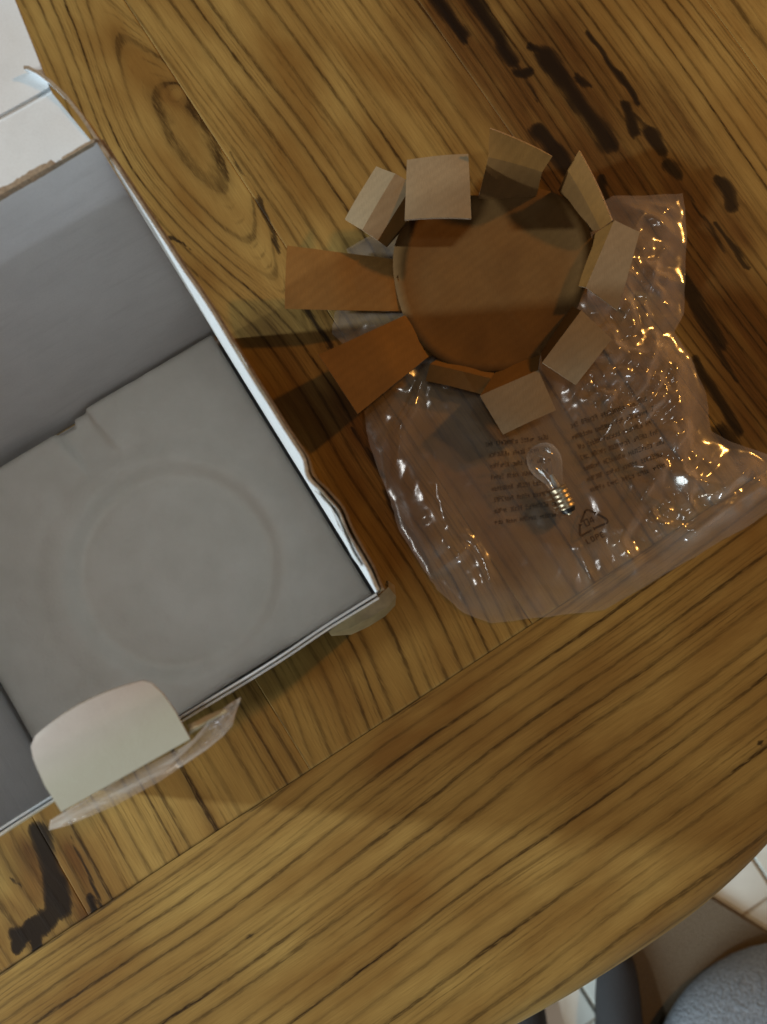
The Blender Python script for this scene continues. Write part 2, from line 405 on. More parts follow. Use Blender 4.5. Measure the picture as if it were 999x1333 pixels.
KNOT_S, KNOT_T = tab_px(240, 170)
EYE = tab_px(231, 121)
SEAMS = [-0.915, -0.76, -0.607, -0.4545, -0.3015, -0.1535, 0.002, 0.163, 0.322, 0.478]
for k in range(len(SEAMS) - 1):
    a, b = SEAMS[k] + 0.00004, SEAMS[k+1] - 0.00004
    seen = 3 <= k <= 8
    A = np.concatenate([[a, a + 0.0007], np.arange(a + 0.002, b - 0.001, 0.0016 if seen else 0.012), [b - 0.0007, b]])
    T = axis_steps(-0.95, -0.0003, -0.53, 0.0, 0.0020 if seen else 0.02, 0.02)
    S2, T2 = np.meshgrid(A, T, indexing='ij')
    Z = np.zeros_like(S2); Z[[0, -1], :] = -0.0001; Z[:, -1] = -0.0002
    Z += 0.00025 * (vnoise(S2*18, T2*5, 20 + k) - .5) * (Z == 0)
    X = T0[0] + E1[0]*S2 + EN[0]*T2; Y = T0[1] + E1[1]*S2 + EN[1]*T2
    n, m = S2.shape
    # grain runs along t, rings counted across s
    g = S2 - a + 0.030 * (vnoise(S2*4, T2*2.4, 30 + k) - .5) + 0.006 * (vnoise(S2*16, T2*7, 50 + k) - .5)
    tone = 0.25 + 0.4 * rng.random()
    lo, hi = 0.009, 0.022
    if k == 5:
        d = S2 - KNOT_S + 0.012 * (vnoise(S2*10, T2*10, 71) - .5)
        g = lens(d, T2, KNOT_T, 0.030, 0.105, 0.05) * 0.95 + 0.02 * (vnoise(S2*9, T2*7, 72) - .5) + 0.05 + 0.3 * np.exp(-((S2 - EYE[0])**2 + (T2 - EYE[1])**2) / 0.0075**2) * 0.03
        tone = 0.16; lo, hi = 0.0075, 0.0135
    if k == 6: tone = 0.24; lo, hi = 0.007, 0.013; g = g + 0.010 * np.sin(T2 * 9 + 1.0)
    if k == 7: tone = 0.40; lo, hi = 0.0045, 0.0095
    if k == 4: tone = 0.22; lo, hi = 0.0075, 0.0135
    if k == 3: tone = 0.30; g = g + 0.035 * (vnoise(S2*22, T2*22, 91) - .5); lo, hi = 0.010, 0.018
    ph = ring_phase(g, 100 + k, lo, hi)
    dark, heart = marks(S2, T2)
    for e_ in (0, 1, -2, -1): dark[e_, :] = np.maximum(dark[e_, :], (0.08 + 0.36 * vnoise(T2[e_, :] * 30, 0.5 + k, 33)) * (0.35 + 0.65 * sstep(-0.36, -0.2, T2[e_, :])))
    if k == 5:
        q = np.hypot(S2 - EYE[0], (T2 - EYE[1]) * 0.8)
        heart = np.maximum(heart, 0.45 * np.exp(-((q - 0.006) / 0.0035) ** 2))
    V = np.stack([X, Y, Z], 2).reshape(-1, 3)
    F = grid_faces(n, m).tolist()
    ringv = [i*m for i in range(n)] + [(n-1)*m + j for j in range(1, m)] + [i*m + m-1 for i in range(n-2, -1, -1)] + [j for j in range(m-2, 0, -1)]
    nb = len(V); low = V[ringv].copy(); low[:, 2] = -0.034
    V = np.concatenate([V, low]); L = len(ringv)
    for i in range(L):
        F.append((ringv[i], ringv[(i+1) % L], nb + (i+1) % L, nb + i)[::-1])
    F.append(tuple(nb + i for i in range(L)))
    o = make('plank', V, F, M_wood, table)
    ex = lambda q: np.concatenate([q.ravel(), q.ravel()[ringv]])
    finish_wood(o, ex(T2), ex(S2), ex(ph), tone, ex(dark), ex(heart))

# edge board: grain along s, outer edge bows and rolls over
def edge_t(s):
    d = s + 0.028
    left = 0.1893 - 0.55 * d**2
    right = np.where(d < 0.0793, 0.1893 - 1.42 * d**2, 0.1804 - 0.225 * (d - 0.0793) - 0.25 * (d - 0.0793)**2)
    return np.where(d < 0, np.maximum(left, 0.02), right)
S = axis_steps(-0.56, 0.478, -0.40, 0.16, 0.0022, 0.012)
R = 0.022
body = np.linspace(0, 1, 112); roll = np.linspace(0, math.pi * 0.5, 12)[1:]
rowsV, rowsT = [], []
Tm = edge_t(S) + 0.005
for f in body:
    t = f * (Tm - R); z = np.full_like(S, -0.0001 if f == 0 else 0.0); rowsV.append((S, t, z)); rowsT.append(t)
for a in roll:
    t = Tm - R + R * math.sin(a); z = np.full_like(S, -R * (1 - math.cos(a))); rowsV.append((S, t, z)); rowsT.append(Tm - R + R * a * 0.9)
rowsV.append((S, Tm - 0.004, np.full_like(S, -0.034))); rowsT.append(Tm - R + R * 2.4)
rowsV.append((S, np.zeros_like(S), np.full_like(S, -0.034))); rowsT.append(Tm + 0.05)
SS = np.array([r[0] for r in rowsV]); TT = np.array([r[1] for r in rowsV]); ZZ = np.array([r[2] for r in rowsV]); TU = np.array(rowsT)
ZZ = ZZ + 0.0003 * (vnoise(SS*6, TT*14, 77) - .5) * (ZZ == 0)
V = np.stack([T0[0] + E1[0]*SS + EN[0]*TT, T0[1] + E1[1]*SS + EN[1]*TT, ZZ], 2).reshape(-1, 3)
n, m = SS.shape
F = [tuple(f) for f in grid_faces(n, m)]
F.append(tuple(i*m for i in range(n))); F.append(tuple(i*m + m-1 for i in range(n-1, -1, -1)))
g = TU + 0.020 * (vnoise(SS*2.6, TU*4, 61) - .5) + 0.0035 * (vnoise(SS*10, TU*20, 62) - .5)
g = g + 0.22 * np.maximum(SS - 0.02, 0)**1.5 * 0.6
ph = ring_phase(g, 205, 0.0062, 0.0125)
dk, ht = marks(SS, TU)
o = make('edge_board', V, F, M_wood, table)
knot = np.exp(-(np.hypot(SS - tab_px(990, 967)[0], (TU - tab_px(990, 967)[1]) * 1.3) / 0.003)**2) * 0.72
knot2 = 0.6 * np.exp(-(np.hypot(SS - tab_px(325, 1218)[0], (TU - tab_px(325, 1218)[1]) * 2) / 0.004)**2)
dk_ = np.maximum(knot, knot2); dk_[:2] = np.maximum(dk_[:2], 0.15 + 0.4 * vnoise(SS[:2]*30, 0.5, 34))
finish_wood(o, SS.ravel(), TU.ravel(), ph.ravel(), 0.24, dk_.ravel(), (ht * 0.3).ravel())

# ------------------------------------------------------------------ floor, rug, slippers, pouf under the table edge
ZF = -0.75
floor = make('floor', [(-2.5, -2.5, ZF - 0.004), (2.5, -2.5, ZF - 0.004), (2.5, 2.5, ZF - 0.004), (-2.5, 2.5, ZF - 0.004)], [(0, 1, 2, 3)], M_grout)
tag(floor, 'pale stone tiled floor below the table', 'floor', kind='structure')
gp = P(762, 1293, ZF); gs = np.array([gp.x, gp.y])
tw, gap = 0.322, 0.005
def tile_mesh():
    bm = bmesh.new(); bmesh.ops.create_cube(bm, size=1)
    for v in bm.verts: v.co = Vector((v.co.x * (tw - gap), v.co.y * (tw - gap), v.co.z * 0.010))
    bmesh.ops.bevel(bm, geom=[e for e in bm.edges if all(v.co.z > 0 for v in e.verts)], offset=0.0018, segments=2, affect='EDGES')
    me = bpy.data.meshes.new('tile'); bm.to_mesh(me); bm.free(); me.materials.append(M_tile); return me
tme = tile_mesh()
for i in range(-4, 5):
    for j in range(-4, 4):
        c = gs + E1 * tw * (i + 0.5) + EN * tw * (j + 0.62)
        o = bpy.data.objects.new('tile', tme); COL.objects.link(o)
        o.location = (c[0], c[1], ZF - 0.005 + 0.0004 * random.random()); o.rotation_euler = (0, 0, ANG)
        o.parent = floor

def smooth_poly(pts, per=8):
    out = []; n = len(pts)
    for i in range(n):
        p0, p1, p2, p3 = (np.array(pts[(i + k) % n], float) for k in (-1, 0, 1, 2))
        for q in range(per):
            t = q / per
            out.append(0.5 * ((2*p1) + (-p0+p2)*t + (2*p0-5*p1+4*p2-p3)*t*t + (-p0+3*p1-3*p2+p3)*t**3))
    return np.array(out)

def prism(name, outline, z0, z1, mat, parent=None, bev=0.003):
    bm = bmesh.new(); vs = [bm.verts.new((x, y, z0)) for x, y in outline]
    f = bm.faces.new(vs); bm.normal_update()
    if f.normal.z < 0: bmesh.ops.reverse_faces(bm, faces=[f])
    r = bmesh.ops.extrude_face_region(bm, geom=[f])
    top = [v for v in r['geom'] if isinstance(v, bmesh.types.BMVert)]
    for v in top: v.co.z = z1
    es = [e for e in bm.edges if all(abs(v.co.z - z1) < 1e-7 for v in e.verts)]
    if bev: bmesh.ops.bevel(bm, geom=es, offset=bev, segments=3, affect='EDGES')
    bmesh.ops.recalc_face_normals(bm, faces=bm.faces)
    me = bpy.data.meshes.new(name); bm.to_mesh(me); bm.free(); me.materials.append(mat)
    o = bpy.data.objects.new(name, me); COL.objects.link(o)
    if parent is not None: o.parent = parent; o.matrix_parent_inverse = Matrix.Translation(-parent.location)
    return o

rp = [P(x, y, ZF + .012) for x, y in ((772, 1070), (1240, 1362), (1150, 1560), (800, 1560), (792, 1340), (782, 1240))]
rug = prism('rug', [(p.x, p.y) for p in rp], ZF + 0.001, ZF + 0.012, M_rug, bev=0.004)
tag(rug, 'flat taupe rug on the pale tiles under the table edge', 'rug')

def slipper(px, py, z0, label):
    c = P(px, py, z0 + 0.05)             # toe tip
    root = empty('slipper', (c.x, c.y, z0)); tag(root, label, 'slipper', 'pair of dark slate slippers')
    L = 0.27
    out = []
    for i in range(40):
        a = 2 * math.pi * i / 40; y = -L/2 + L/2 * math.cos(a)
        wv = 0.033 * math.copysign(abs(math.sin(a)) ** 0.75, math.sin(a)) * (1.0 + 0.10 * math.cos(a))
        out.append((c.x + wv + 0.003, c.y + y))
    prism('sole', out[::-1], z0, z0 + 0.015, M_sole, root, 0.003)
    # upper: toe cap rising to the instep opening
    G = []
    for i in range(16):
        f = i / 15; y = 0.0 - f * 0.155
        half = 0.031 * math.sqrt(max(1 - (1 - min(f * 2.2, 1)) ** 2, 0.0009)); hh = 0.016 + 0.052 * (f ** 0.6) * (0.45 + 0.55 * f)
        row = []
        for j in range(17):
            a = math.pi * j / 16
            row.append((c.x - half * math.cos(a), c.y + y, z0 + 0.012 + hh * math.sin(a) ** 0.8))
        G.append(row)
    sheet('upper', np.array(G), 0.004, [M_slate] * 3, root)
    G = []
    for i in range(21):
        a = math.radians(-8 + 196 * i / 20); x = 0.030 * math.cos(a); y = -0.15 - 0.115 * max(math.sin(a), -0.05)
        G.append([(c.x + x, c.y + y, z0 + 0.012), (c.x + x * 0.97, c.y + y, z0 + 0.03), (c.x + x * 0.93, c.y + y, z0 + 0.046)])
    sheet('heel_wall', np.array(G), 0.004, [M_slate] * 3, root)
    bx = []
    for i in range(40):
        a = 2 * math.pi * i / 40
        bx.append((c.x + 0.025 * math.sin(a), c.y - L/2 + (L/2 - 0.010) * math.cos(a)))
    prism('insole', bx[::-1], z0 + 0.0152, z0 + 0.019, M_cord, root, 0.001)
slipper(812, 1244, ZF + 0.012, 'dark slate slipper standing on the left edge of the taupe rug')
slipper(688, 1290, ZF + 0.0005, 'dark slate slipper on bare pale tiles, under the table edge')

pc = P(1046, 1440, -0.69); pr = 0.212
pouf = empty('floor_cushion', (pc.x, pc.y, ZF + 0.012)); tag(pouf, 'round grey-blue woven floor cushion on the taupe rug', 'cushion')
def lathe(name, prof, mat, loc, parent, seg=48, mtx=None):
    V, F = [], []
    for r, z in prof:
        for k in range(seg):
            a = 2 * math.pi * k / seg; p = Vector((r * math.cos(a), r * math.sin(a), z))
            p = (mtx @ p) if mtx is not None else p + Vector(loc); V.append(tuple(p))
    n = len(prof)
    for i in range(n - 1):
        for k in range(seg): F.append((i*seg+k, i*seg+(k+1) % seg, (i+1)*seg+(k+1) % seg, (i+1)*seg+k))
    F.append(tuple(range(seg))[::-1]); F.append(tuple((n-1)*seg + k for k in range(seg)))
    return sharp(make(name, V, F, mat, parent), 40)
lathe('cover', [(pr*0.80, 0), (pr*0.93, .010), (pr*0.99, .030), (pr*1.0, .050), (pr*0.98, .074), (pr*0.90, .096), (pr*0.76, .110), (pr*0.5, .119), (pr*0.2, .121), (pr*0.06, .117), (0.004, .114)], M_blue, (pc.x, pc.y, ZF + .0125), pouf)
lathe('button', [(.013, .115), (.014, .119), (.010, .122), (.002, .123)], M_cord, (pc.x, pc.y, ZF + .0125), pouf, 24)

# ------------------------------------------------------------------ carton
BZ = 0.21
UA = math.radians(121.9)
BU = np.array([math.cos(UA), math.sin(UA)]); BV = np.array([math.cos(UA + math.pi/2), math.sin(UA + math.pi/2)])
B0 = np.array([-0.0005, 0.0012]); BD, BW, TH = 0.183, 0.206, 0.0016
def bp(u, v, z): return (B0[0] + BU[0]*u + BV[0]*v, B0[1] + BU[1]*u + BV[1]*v, z)
bc = bp(BD/2, BW/2, 0)
box = empty('cardboard_box', bc)
tag(box, 'open white cardboard box with torn flaps, standing on the table', 'box')
def uvz(px, py, z):
    p = P(px, py, z); d = np.array([p.x, p.y]) - B0
    return float(d @ BU), float(d @ BV)

# bottom
BIN = bp(BD/2, BW/2, 0.11)
sheet('bottom', [[bp(0, v, 0.004) for v in (BW, 0)], [bp(BD, v, 0.004) for v in (BW, 0)]], 0.003, [M_inner, M_tan, M_kraftedge], box, toward=BIN)
# far wall with slight bow
G = [[bp(BD + 0.001 * math.sin(math.pi * f), BW - f * BW, z) for f in np.linspace(0, 1, 30)] for z in np.linspace(0.003, BZ - 0.001, 24)]
sheet('far_wall', G, TH, [M_inner, M_tan, M_kraftedge], box, toward=BIN)
G = [[bp(f * BD, BW, z) for f in np.linspace(0, 1, 20)] for z in np.linspace(0.003, BZ, 16)]
sheet('left_wall', G, TH, [M_inner, M_tan, M_kraftedge], box, toward=BIN)
# front wall, rim a little wavy
def fw(f, z):
    zz = (z / BZ) ** 3
    return bp(0.0005 * zz * (vnoise(np.array(f*7.0), 0.3, 5) - .5) * 2, f * BW, z)
G = [[fw(f, z) for f in np.linspace(0, 1, 60)] for z in np.linspace(0.003, BZ - 0.0005, 20)]
sheet('front_wall', G, 0.0005, [M_inner, M_kraftedge, M_white], box, toward=BIN)
G = [[tuple(np.array(fw(f, z)) - np.array([*BU, 0]) * (0.0011 + 0.0004 * float(vnoise(f*13, 2.0, 6)))) for f in np.linspace(0, 1, 60)] for z in np.linspace(0.003, BZ - 0.001, 20)]
sheet('front_liner', G, 0.0004, [M_kraftedge, M_tan, M_white], box, toward=BIN)
# right wall: lower part plumb, rim leaning out and crumpled towards the near corner
def rw(f, z, off=0.0):               # f: 0 near corner .. 1 far corner
    q = sstep(0.150, BZ, z)
    lean = 0.0020 * np.sin(np.pi * np.clip(f, 0, 1) ** 0.85) ** 0.8 + 0.0006
    lean = lean * (0.88 + 0.24 * vnoise(np.array(f * 9.0), 1.7, 8)) + 0.0008 * np.exp(-((f - 0.17) / 0.04) ** 2)
    lean = lean - 0.0014 * np.exp(-((f - 0.24) / 0.025) ** 2)
    crump = (vnoise(np.array(f*26.), np.array(z*90.), 9) - .5) * 0.0013 * q * np.exp(-(f / 0.38) ** 2)
    zt = z + q * (0.0016 * (vnoise(np.array(f * 16.0), 4.4, 10) - .5) + 0.0009 * (vnoise(np.array(f * 85.0), 7.4, 11) - .5))
    return bp(f * BD, -(lean * q + crump + off), zt)
G = [[rw(f, z) for f in np.linspace(0.004, 1, 90)] for z in np.linspace(0.003, BZ, 40)][::-1]
sheet('right_wall', G, TH * 0.7, [M_white, M_tan, M_kraftedge], box, toward=BIN)
# outer liner of the right wall, peeled from the inner one near the near corner
G = [[tuple(np.array(rw(f, z - 0.002, TH * 0.7 + 0.0002 + 0.0009 * float(np.exp(-((f - 0.12) / 0.16) ** 2)) * float(sstep(0.15, BZ, z))))) for f in np.linspace(0.0, 1, 80)] for z in np.linspace(0.004, BZ, 30)][::-1]
sheet('outer_liner', G, 0.0007, [M_tan, M_tan, M_kraftedge], box, toward=BIN)

# torn paper layers standing between the two liners
for f0, f1, of, dz, sd in ((0.01, 0.30, 0.0004, 0.0010, 1), (0.06, 0.22, -0.0010, 0.0004, 2), (0.30, 0.62, 0.0007, 0.0002, 3)):
    G = []
    for k in range(6):
        row = []
        for f in np.linspace(f0, f1, 40):
            e = math.sin(math.pi * (f - f0) / (f1 - f0)) ** 0.5
            zt_ = BZ + dz + 0.0016 * (float(vnoise(f * 60, sd * 3.3, 17)) - .5) - 0.006 * (1 - e)
            p_ = np.array(rw(f, BZ - 0.002 - 0.012 * k / 5, of + 0.0007 * (float(vnoise(f * 30, sd * 2.1 + k * .3, 18)) - .5)))
            p_[2] = zt_ - 0.014 * k / 5; row.append(tuple(p_))
        G.append(row)
    sheet('torn_layer', np.array(G), 0.00025, [M_white, M_kraftedge, M_kraftedge], box, 60, toward=BIN)

# far flap: folded out over the back, creased once, bright
def flap_pt(px, py, z): return tuple(P(px, py, z))
rowsF = [((-70, 296, .2105), (121, 186, .2105)), ((-92.5, 214, .2097), (68, 121, .2097)), ((-95, 210, .2084), (66, 117, .2084)), ((-97.5, 206, .2097), (64, 113, .2097)), ((-190, 70, .2045), (2, -45, .2045)), ((-250, -60, .195), (-34, -120, .195))]
G = interp_rows([(flap_pt(*a), flap_pt(*b)) for a, b in rowsF], 10, 24)
G[:, :, 2] += 0.0012 * (vnoise(G[:, :, 0]*40, G[:, :, 1]*40, 12) - .5)
sheet('far_flap', G, TH, [M_white, M_tan, M_kraftedge], box, 20, toward=(-.2, .25, 2))
# torn kraft along that fold
ln = []
for i in range(60):
    f = i / 59; x = -60 + 184 * f; y = 291 - 106 * f
    wd = (9.0 if f < 0.74 else 5.0) * (0.75 + 0.3 * float(vnoise(f * 7, 2.2, 13)) + 0.3 * float(vnoise(f * 55, 1.2, 16)))
    if 0.725 < f < 0.765: wd = 1.2
    dx, dy = 0.5, 0.866
    ln.append([flap_pt(x - dx*wd, y - dy*wd, .2118), flap_pt(x - dx*wd*.2, y - dy*wd*.2, .2126 + .0006 * random.random()), flap_pt(x + dx*wd*.5, y + dy*wd*.5, .2112)])
sheet('torn_fold', np.array(ln), 0.0006, [M_kraftedge] * 3, box, 60, toward=(-.2, .25, 2))
# side flap: upright ear running on from the right wall and curling to a point
curve = [(140, 206), (124, 182), (104, 152), (84, 127), (64, 108), (48, 96), (36, 90), (31, 90)]
hs = [.012, .010, .008, .007, .006, .005, .004, .003]
G = []
for k in range(6):
    f = k / 5; row = []
    for (x, y), h in zip(curve, hs):
        row.append(tuple(Vector(P(x, y, .2114)) - Vector((0, 0, h * f)) + Vector((0.0009 * f, 0.0004 * f, 0))))
    G.append(row)
sheet('side_flap', np.array(G), 0.0012, [M_white, M_tan, M_kraftedge], box, 40, toward=BIN)

# rounded lock tab bent over the front rim
tabL, tabR = [(80, 1057), (58, 1022), (44, 990), (40, 972), (46, 958)], [(248, 962), (228, 926), (212, 903), (197, 889), (186, 886)]
zs = [.2110, .2155, .2185, .2195, .2200]
rows = [(tuple(P(*l, z)), tuple(P(*r, z))) for l, r, z in zip(tabL, tabR, zs)]
G = interp_rows(rows, 5, 18)
nn = G.shape[0]
for i in range(nn):
    f = i / (nn - 1)
    for j in range(18):
        c = j / 17 * 2 - 1
        G[i, j, 2] += 0.0018 * (1 - c*c) * f
        if f > 0.6: G[i, j, :2] += (BU * 0.0022 * (1 - c*c) * (f - 0.6) / 0.4)
sheet('lock_tab', G, 0.0011, [M_tabface, M_white, M_kraftedge], box, 40, toward=(0, 0, 2))
# torn slit beside the tab
G = []
for i, (x, y) in enumerate([(244, 944), (250, 941), (258, 938), (268, 932), (280, 927), (292, 922)]):
    z = .2105 + 0.0008 * math.sin(i * 1.3)
    G.append([tuple(P(x, y, z)), tuple(P(x + 4, y + 7 - i * .6, z + .001)), tuple(P(x + 2, y + 14 - 1.6 * i, z - .003))])
sheet('torn_slit', np.array(G), 0.0008, [M_tan, M_tan, M_kraftedge], box, 60, toward=(0, 0, 2))
# clear tape hanging off the front rim
top = [(66, 1068), (90, 1053), (120, 1036), (180, 1002), (235, 974), (252, 962), (275, 934), (296, 918), (306, 912), (314, 908)]
bot = [(64, 1080), (80, 1076), (90, 1074), (150, 1048), (206, 1018), (232, 1000), (268, 976), (290, 958), (303, 944), (308, 922)]
G = []
for i, (a, b) in enumerate(zip(top, bot)):
    row = []
    for k in range(7):
        f = k / 6; x, y = a[0] + (b[0]-a[0])*f, a[1] + (b[1]-a[1])*f
        z = .2085 - .008 * f + .0016 * math.sin(i * 2.1 + f * 3) + .001 * math.sin(i * 5.3 - f * 7)
        row.append(tuple(P(x, y, z)))
    G.append(row)
sheet('clear_tape', np.array(G), 0.0002, [M_tape] * 3, box, 50)
# crushed lower corner of the outside, pushed out past the rim
top = [(506, 756), (506, 764), (494, 775), (470, 790), (445, 808), (428, 822)]
mid = [(514, 762), (516, 776), (505, 790), (478, 806), (455, 818), (430, 826)]
bot = [(510, 766), (515, 788), (502, 802), (480, 816), (458, 826), (432, 828)]
G = []
for a, b, c in zip(top, mid, bot):
    G.append([tuple(P(*a, .075)), tuple(P(*b, .068)), tuple(P(*c, .045)), tuple(P(c[0] - 6, c[1] - 8, .004))])
sheet('crushed_corner', np.array(G), 0.0014, [M_crush] * 3, box, 30)

# ------------------------------------------------------------------ foam insert inside the box
nu, nv = 96, 108
U = np.linspace(0.002, BD - 0.0025, nu); Vv = np.linspace(0.002, BW - 0.003, nv)
UU, VV = np.meshgrid(U, Vv, indexing='ij')
FZ = 0.026
cu, cv = uvz(226, 742, FZ); 
rad = np.hypot(UU - cu, VV - cv)
ru = [np.hypot(uvz(x, y, FZ)[0] - cu, uvz(x, y, FZ)[1] - cv) for x, y in ((360, 742), (90, 742))]
r1 = float(np.mean(ru)); 
h = np.full_like(UU, FZ)
h -= 0.0062 * (1 - sstep(r1 - 0.008, r1 + 0.001, rad))
h -= 0.0060 * np.exp(-((rad - r1 + 0.002) / 0.0042) ** 2) * (0.55 + 0.6 * vnoise(UU*30, VV*30, 19))
h -= 0.0009 * np.exp(-((rad - r1 * 1.30) / 0.005) ** 2)
h -= 0.0012 * sstep(r1 + 0.012, r1 + 0.032, rad)
h += 0.0012 * (1 - sstep(r1 * .60, r1 * .86, rad))
a1, a2 = uvz(95, 555, FZ), uvz(140, 610, FZ)
dd = seg_dist(UU, VV, (a1[0] + (a1[0]-a2[0])*1.5, a1[1] + (a1[1]-a2[1])*1.5), a2)
h -= 0.0060 * (1 - sstep(0.0085, 0.0120, dd)) * sstep(a2[0] - 0.006, a1[0] - 0.004, UU)
h += 0.0011 * (vnoise(UU*45, VV*45, 14) - .5) + 0.0006 * (vnoise(UU*140, VV*140, 15) - .5)
h -= 0.002 * (1 - sstep(0, 0.003, np.minimum(np.minimum(UU - U[0], U[-1] - UU), np.minimum(VV - Vv[0], Vv[-1] - VV))))
# far edge stands a little further back right of the channel
back = 0.004 * sstep(a1[1] - 0.001, a1[1] + 0.001, VV) * sstep(BD - 0.03, BD, UU)
UX = UU - back
X = B0[0] + BU[0]*UX + BV[0]*VV; Y = B0[1] + BU[1]*UX + BV[1]*VV
V = np.stack([X, Y, h], 2).reshape(-1, 3); n, m = UU.shape
F = [tuple(f) for f in grid_faces(n, m)]
ringv = [i*m for i in range(n)] + [(n-1)*m + j for j in range(1, m)] + [i*m + m-1 for i in range(n-2, -1, -1)] + [j for j in range(m-2, 0, -1)]
nb = len(V); low = V[ringv].copy(); low[:, 2] = 0.0045; V = np.concatenate([V, low]); L = len(ringv)
for i in range(L): F.append((ringv[i], nb + i, nb + (i+1) % L, ringv[(i+1) % L]))
F.append(tuple(nb + i for i in range(L)))
foam = make('foam_insert', V, F, M_foam)
tag(foam, 'white foam insert with a round recess, lying in the bottom of the box', 'packing foam')

# ------------------------------------------------------------------ clear plastic bag
bagpx = [(800, 252), (850, 251), (892, 249), (897, 300), (894, 360), (893, 405), (880, 430), (902, 465), (922, 510), (928, 560), (958, 575), (1002, 590),
         (1030, 610), (1022, 650), (985, 680), (945, 702), (885, 738), (790, 794), (715, 803), (640, 812), (604, 798), (570, 768), (548, 735), (520, 690),
         (508, 650), (492, 610), (478, 565), (474, 535), (490, 505), (470, 470), (432, 432), (436, 404), (470, 380), (462, 345), (450, 322), (478, 306), (560, 300), (700, 290), (770, 270)]
_c = np.array([(P(x, y, .004).x, P(x, y, .004).y) for x, y in bagpx]); poly = []
for i in range(len(_c)):
    for q_ in range(5): poly.append(_c[i] + (_c[(i+1) % len(_c)] - _c[i]) * q_ / 5)
poly = np.array(poly)
poly = poly + (np.random.default_rng(3).random(poly.shape) - .5) * 0.0007
def inside(x, y):
    r = np.zeros(x.shape, bool); n = len(poly)
    for i in range(n):
        x1, y1 = poly[i]; x2, y2 = poly[(i+1) % n]
        c = ((y1 > y) != (y2 > y)) & (x < (x2-x1)*(y-y1)/(y2-y1+1e-15)+x1); r ^= c
    return r
def nearest(x, y):
    best = np.full(x.shape, 1e9); bx = x.copy(); by = y.copy(); n = len(poly)
    for i in range(n):
        ax, ay = poly[i]; ex, ey = poly[(i+1) % n] - poly[i]
        t = np.clip(((x-ax)*ex + (y-ay)*ey) / (ex*ex+ey*ey+1e-15), 0, 1); qx, qy = ax+t*ex, ay+t*ey
        d = np.hypot(x-qx, y-qy); k = d < best
        best[k] = d[k]; bx[k] = qx[k]; by[k] = qy[k]
    return best, bx, by
def xy(px, py, z=.005): p = P(px, py, z); return p.x, p.y
FOLDS = []
rf = np.random.default_rng(21)
for _ in range(34):                  # short creases, denser to the right
    px = rf.choice([rf.uniform(780, 960), rf.uniform(500, 900)], p=[.68, .32]); py = rf.uniform(270, 790)
    ang = rf.uniform(0, math.pi); ln_ = rf.uniform(0.012, 0.045); c = xy(px, py)
    FOLDS.append(((c[0] - ln_*math.cos(ang), c[1] - ln_*math.sin(ang)), (c[0] + ln_*math.cos(ang), c[1] + ln_*math.sin(ang)), rf.uniform(.0025, .0075), rf.uniform(.0010, .0042)))
for a, b, wd, hh_ in [((520, 560), (556, 480), .003, .003), ((500, 640), (540, 530), .004, .003), ((740, 690), (775, 770), .003, .0022), ((845, 440), (800, 560), .003, .004),
                      ((870, 330), (828, 400), .004, .004), ((930, 640), (985, 600), .004, .006), ((905, 690), (990, 630), .004, .005), ((800, 255), (893, 275), .004, .003),
                      ((610, 700), (630, 760), .003, .002), ((760, 640), (800, 540), .002, .002), ((560, 750), (600, 720), .003, .004), ((880, 560), (900, 650), .005, .005)]:
    FOLDS.append((xy(*a), xy(*b), wd, hh_))
DC = xy(640, 375); BC = xy(722, 620)
TXT = xy(735, 620); F6C = P(806, 345, .024); RC = xy(850, 480)
CLUST = [(*xy(848, 518), .019, .0068), (*xy(785, 510), .012, .0056), (*xy(790, 462), .013, .0054), (*xy(850, 365), .014, .0026), (*xy(870, 670), .014, .0046), (*xy(622, 690), .007, .0016),
         (*xy(580, 715), .010, .0016), (*xy(950, 640), .018, .0026), (*xy(610, 770), .008, .0014), (*xy(525, 560), .008, .0014)]
def bag_height(x, y):
    d, _, _ = nearest(x, y)
    rough = np.clip(0.35 + 1.1 * np.exp(-(np.hypot(x - RC[0], (y - RC[1]) * .6) / 0.05) ** 2) + .6 * np.exp(-(np.hypot(x - xy(960, 640)[0], y - xy(960, 640)[1]) / 0.04) ** 2), 0, 1.5)
    calm = 1 - 0.85 * np.exp(-(np.hypot(x - TXT[0], (y - TXT[1])) / 0.050) ** 4)
    wx = x + 0.010 * (vnoise(x*26, y*26, 41) - .5); wy = y + 0.010 * (vnoise(x*26, y*26, 42) - .5)
    h = 0.0035 + 0.006 * (vnoise(x*22, y*22, 43) - .35)
    h = h * 0.6 + rough * calm * (0.0062 * tri(wx*62 + wy*20, wy*70, 44) + 0.0024 * tri(wx*150, wy*150 - wx*40, 45))
    for a, b, wd, k in FOLDS:
        q = seg_dist(wx, wy, a, b); h = h + calm * k * np.maximum(1 - q / (wd * 1.7), 0) ** 1.3
    for cx, cy, rr, k in CLUST:
        wv = np.exp(-(np.hypot(x - cx, y - cy) / rr) ** 2)
        h = h + k * wv * tri(wx*190, wy*190, 46) + k * .25 * wv * (vnoise(wx*300, wy*300, 47) - .5)
    h = h * (0.12 + 0.88 * sstep(0, 0.022, d)) + 0.0004
    h = np.maximum(h, 0.0012)
    disc = 1 - sstep(0.050, 0.070, np.hypot(x - DC[0], y - DC[1])); h = np.minimum(h, 0.0045 * disc + 1.0 * (1 - disc))
    fl = 1 - sstep(0.012, 0.022, seg_dist(x, y, xy(690, 560), xy(742, 668))); h = h * (1 - fl) + np.minimum(h, .0032) * fl
    h = h + 0.010 * np.exp(-(((x - F6C.x) * .9 + (y - F6C.y) * -.35) / 0.017) ** 2 - (((y - F6C.y) * .9 + (x - F6C.x) * .35) / 0.028) ** 2)
    return h
step = 0.0011
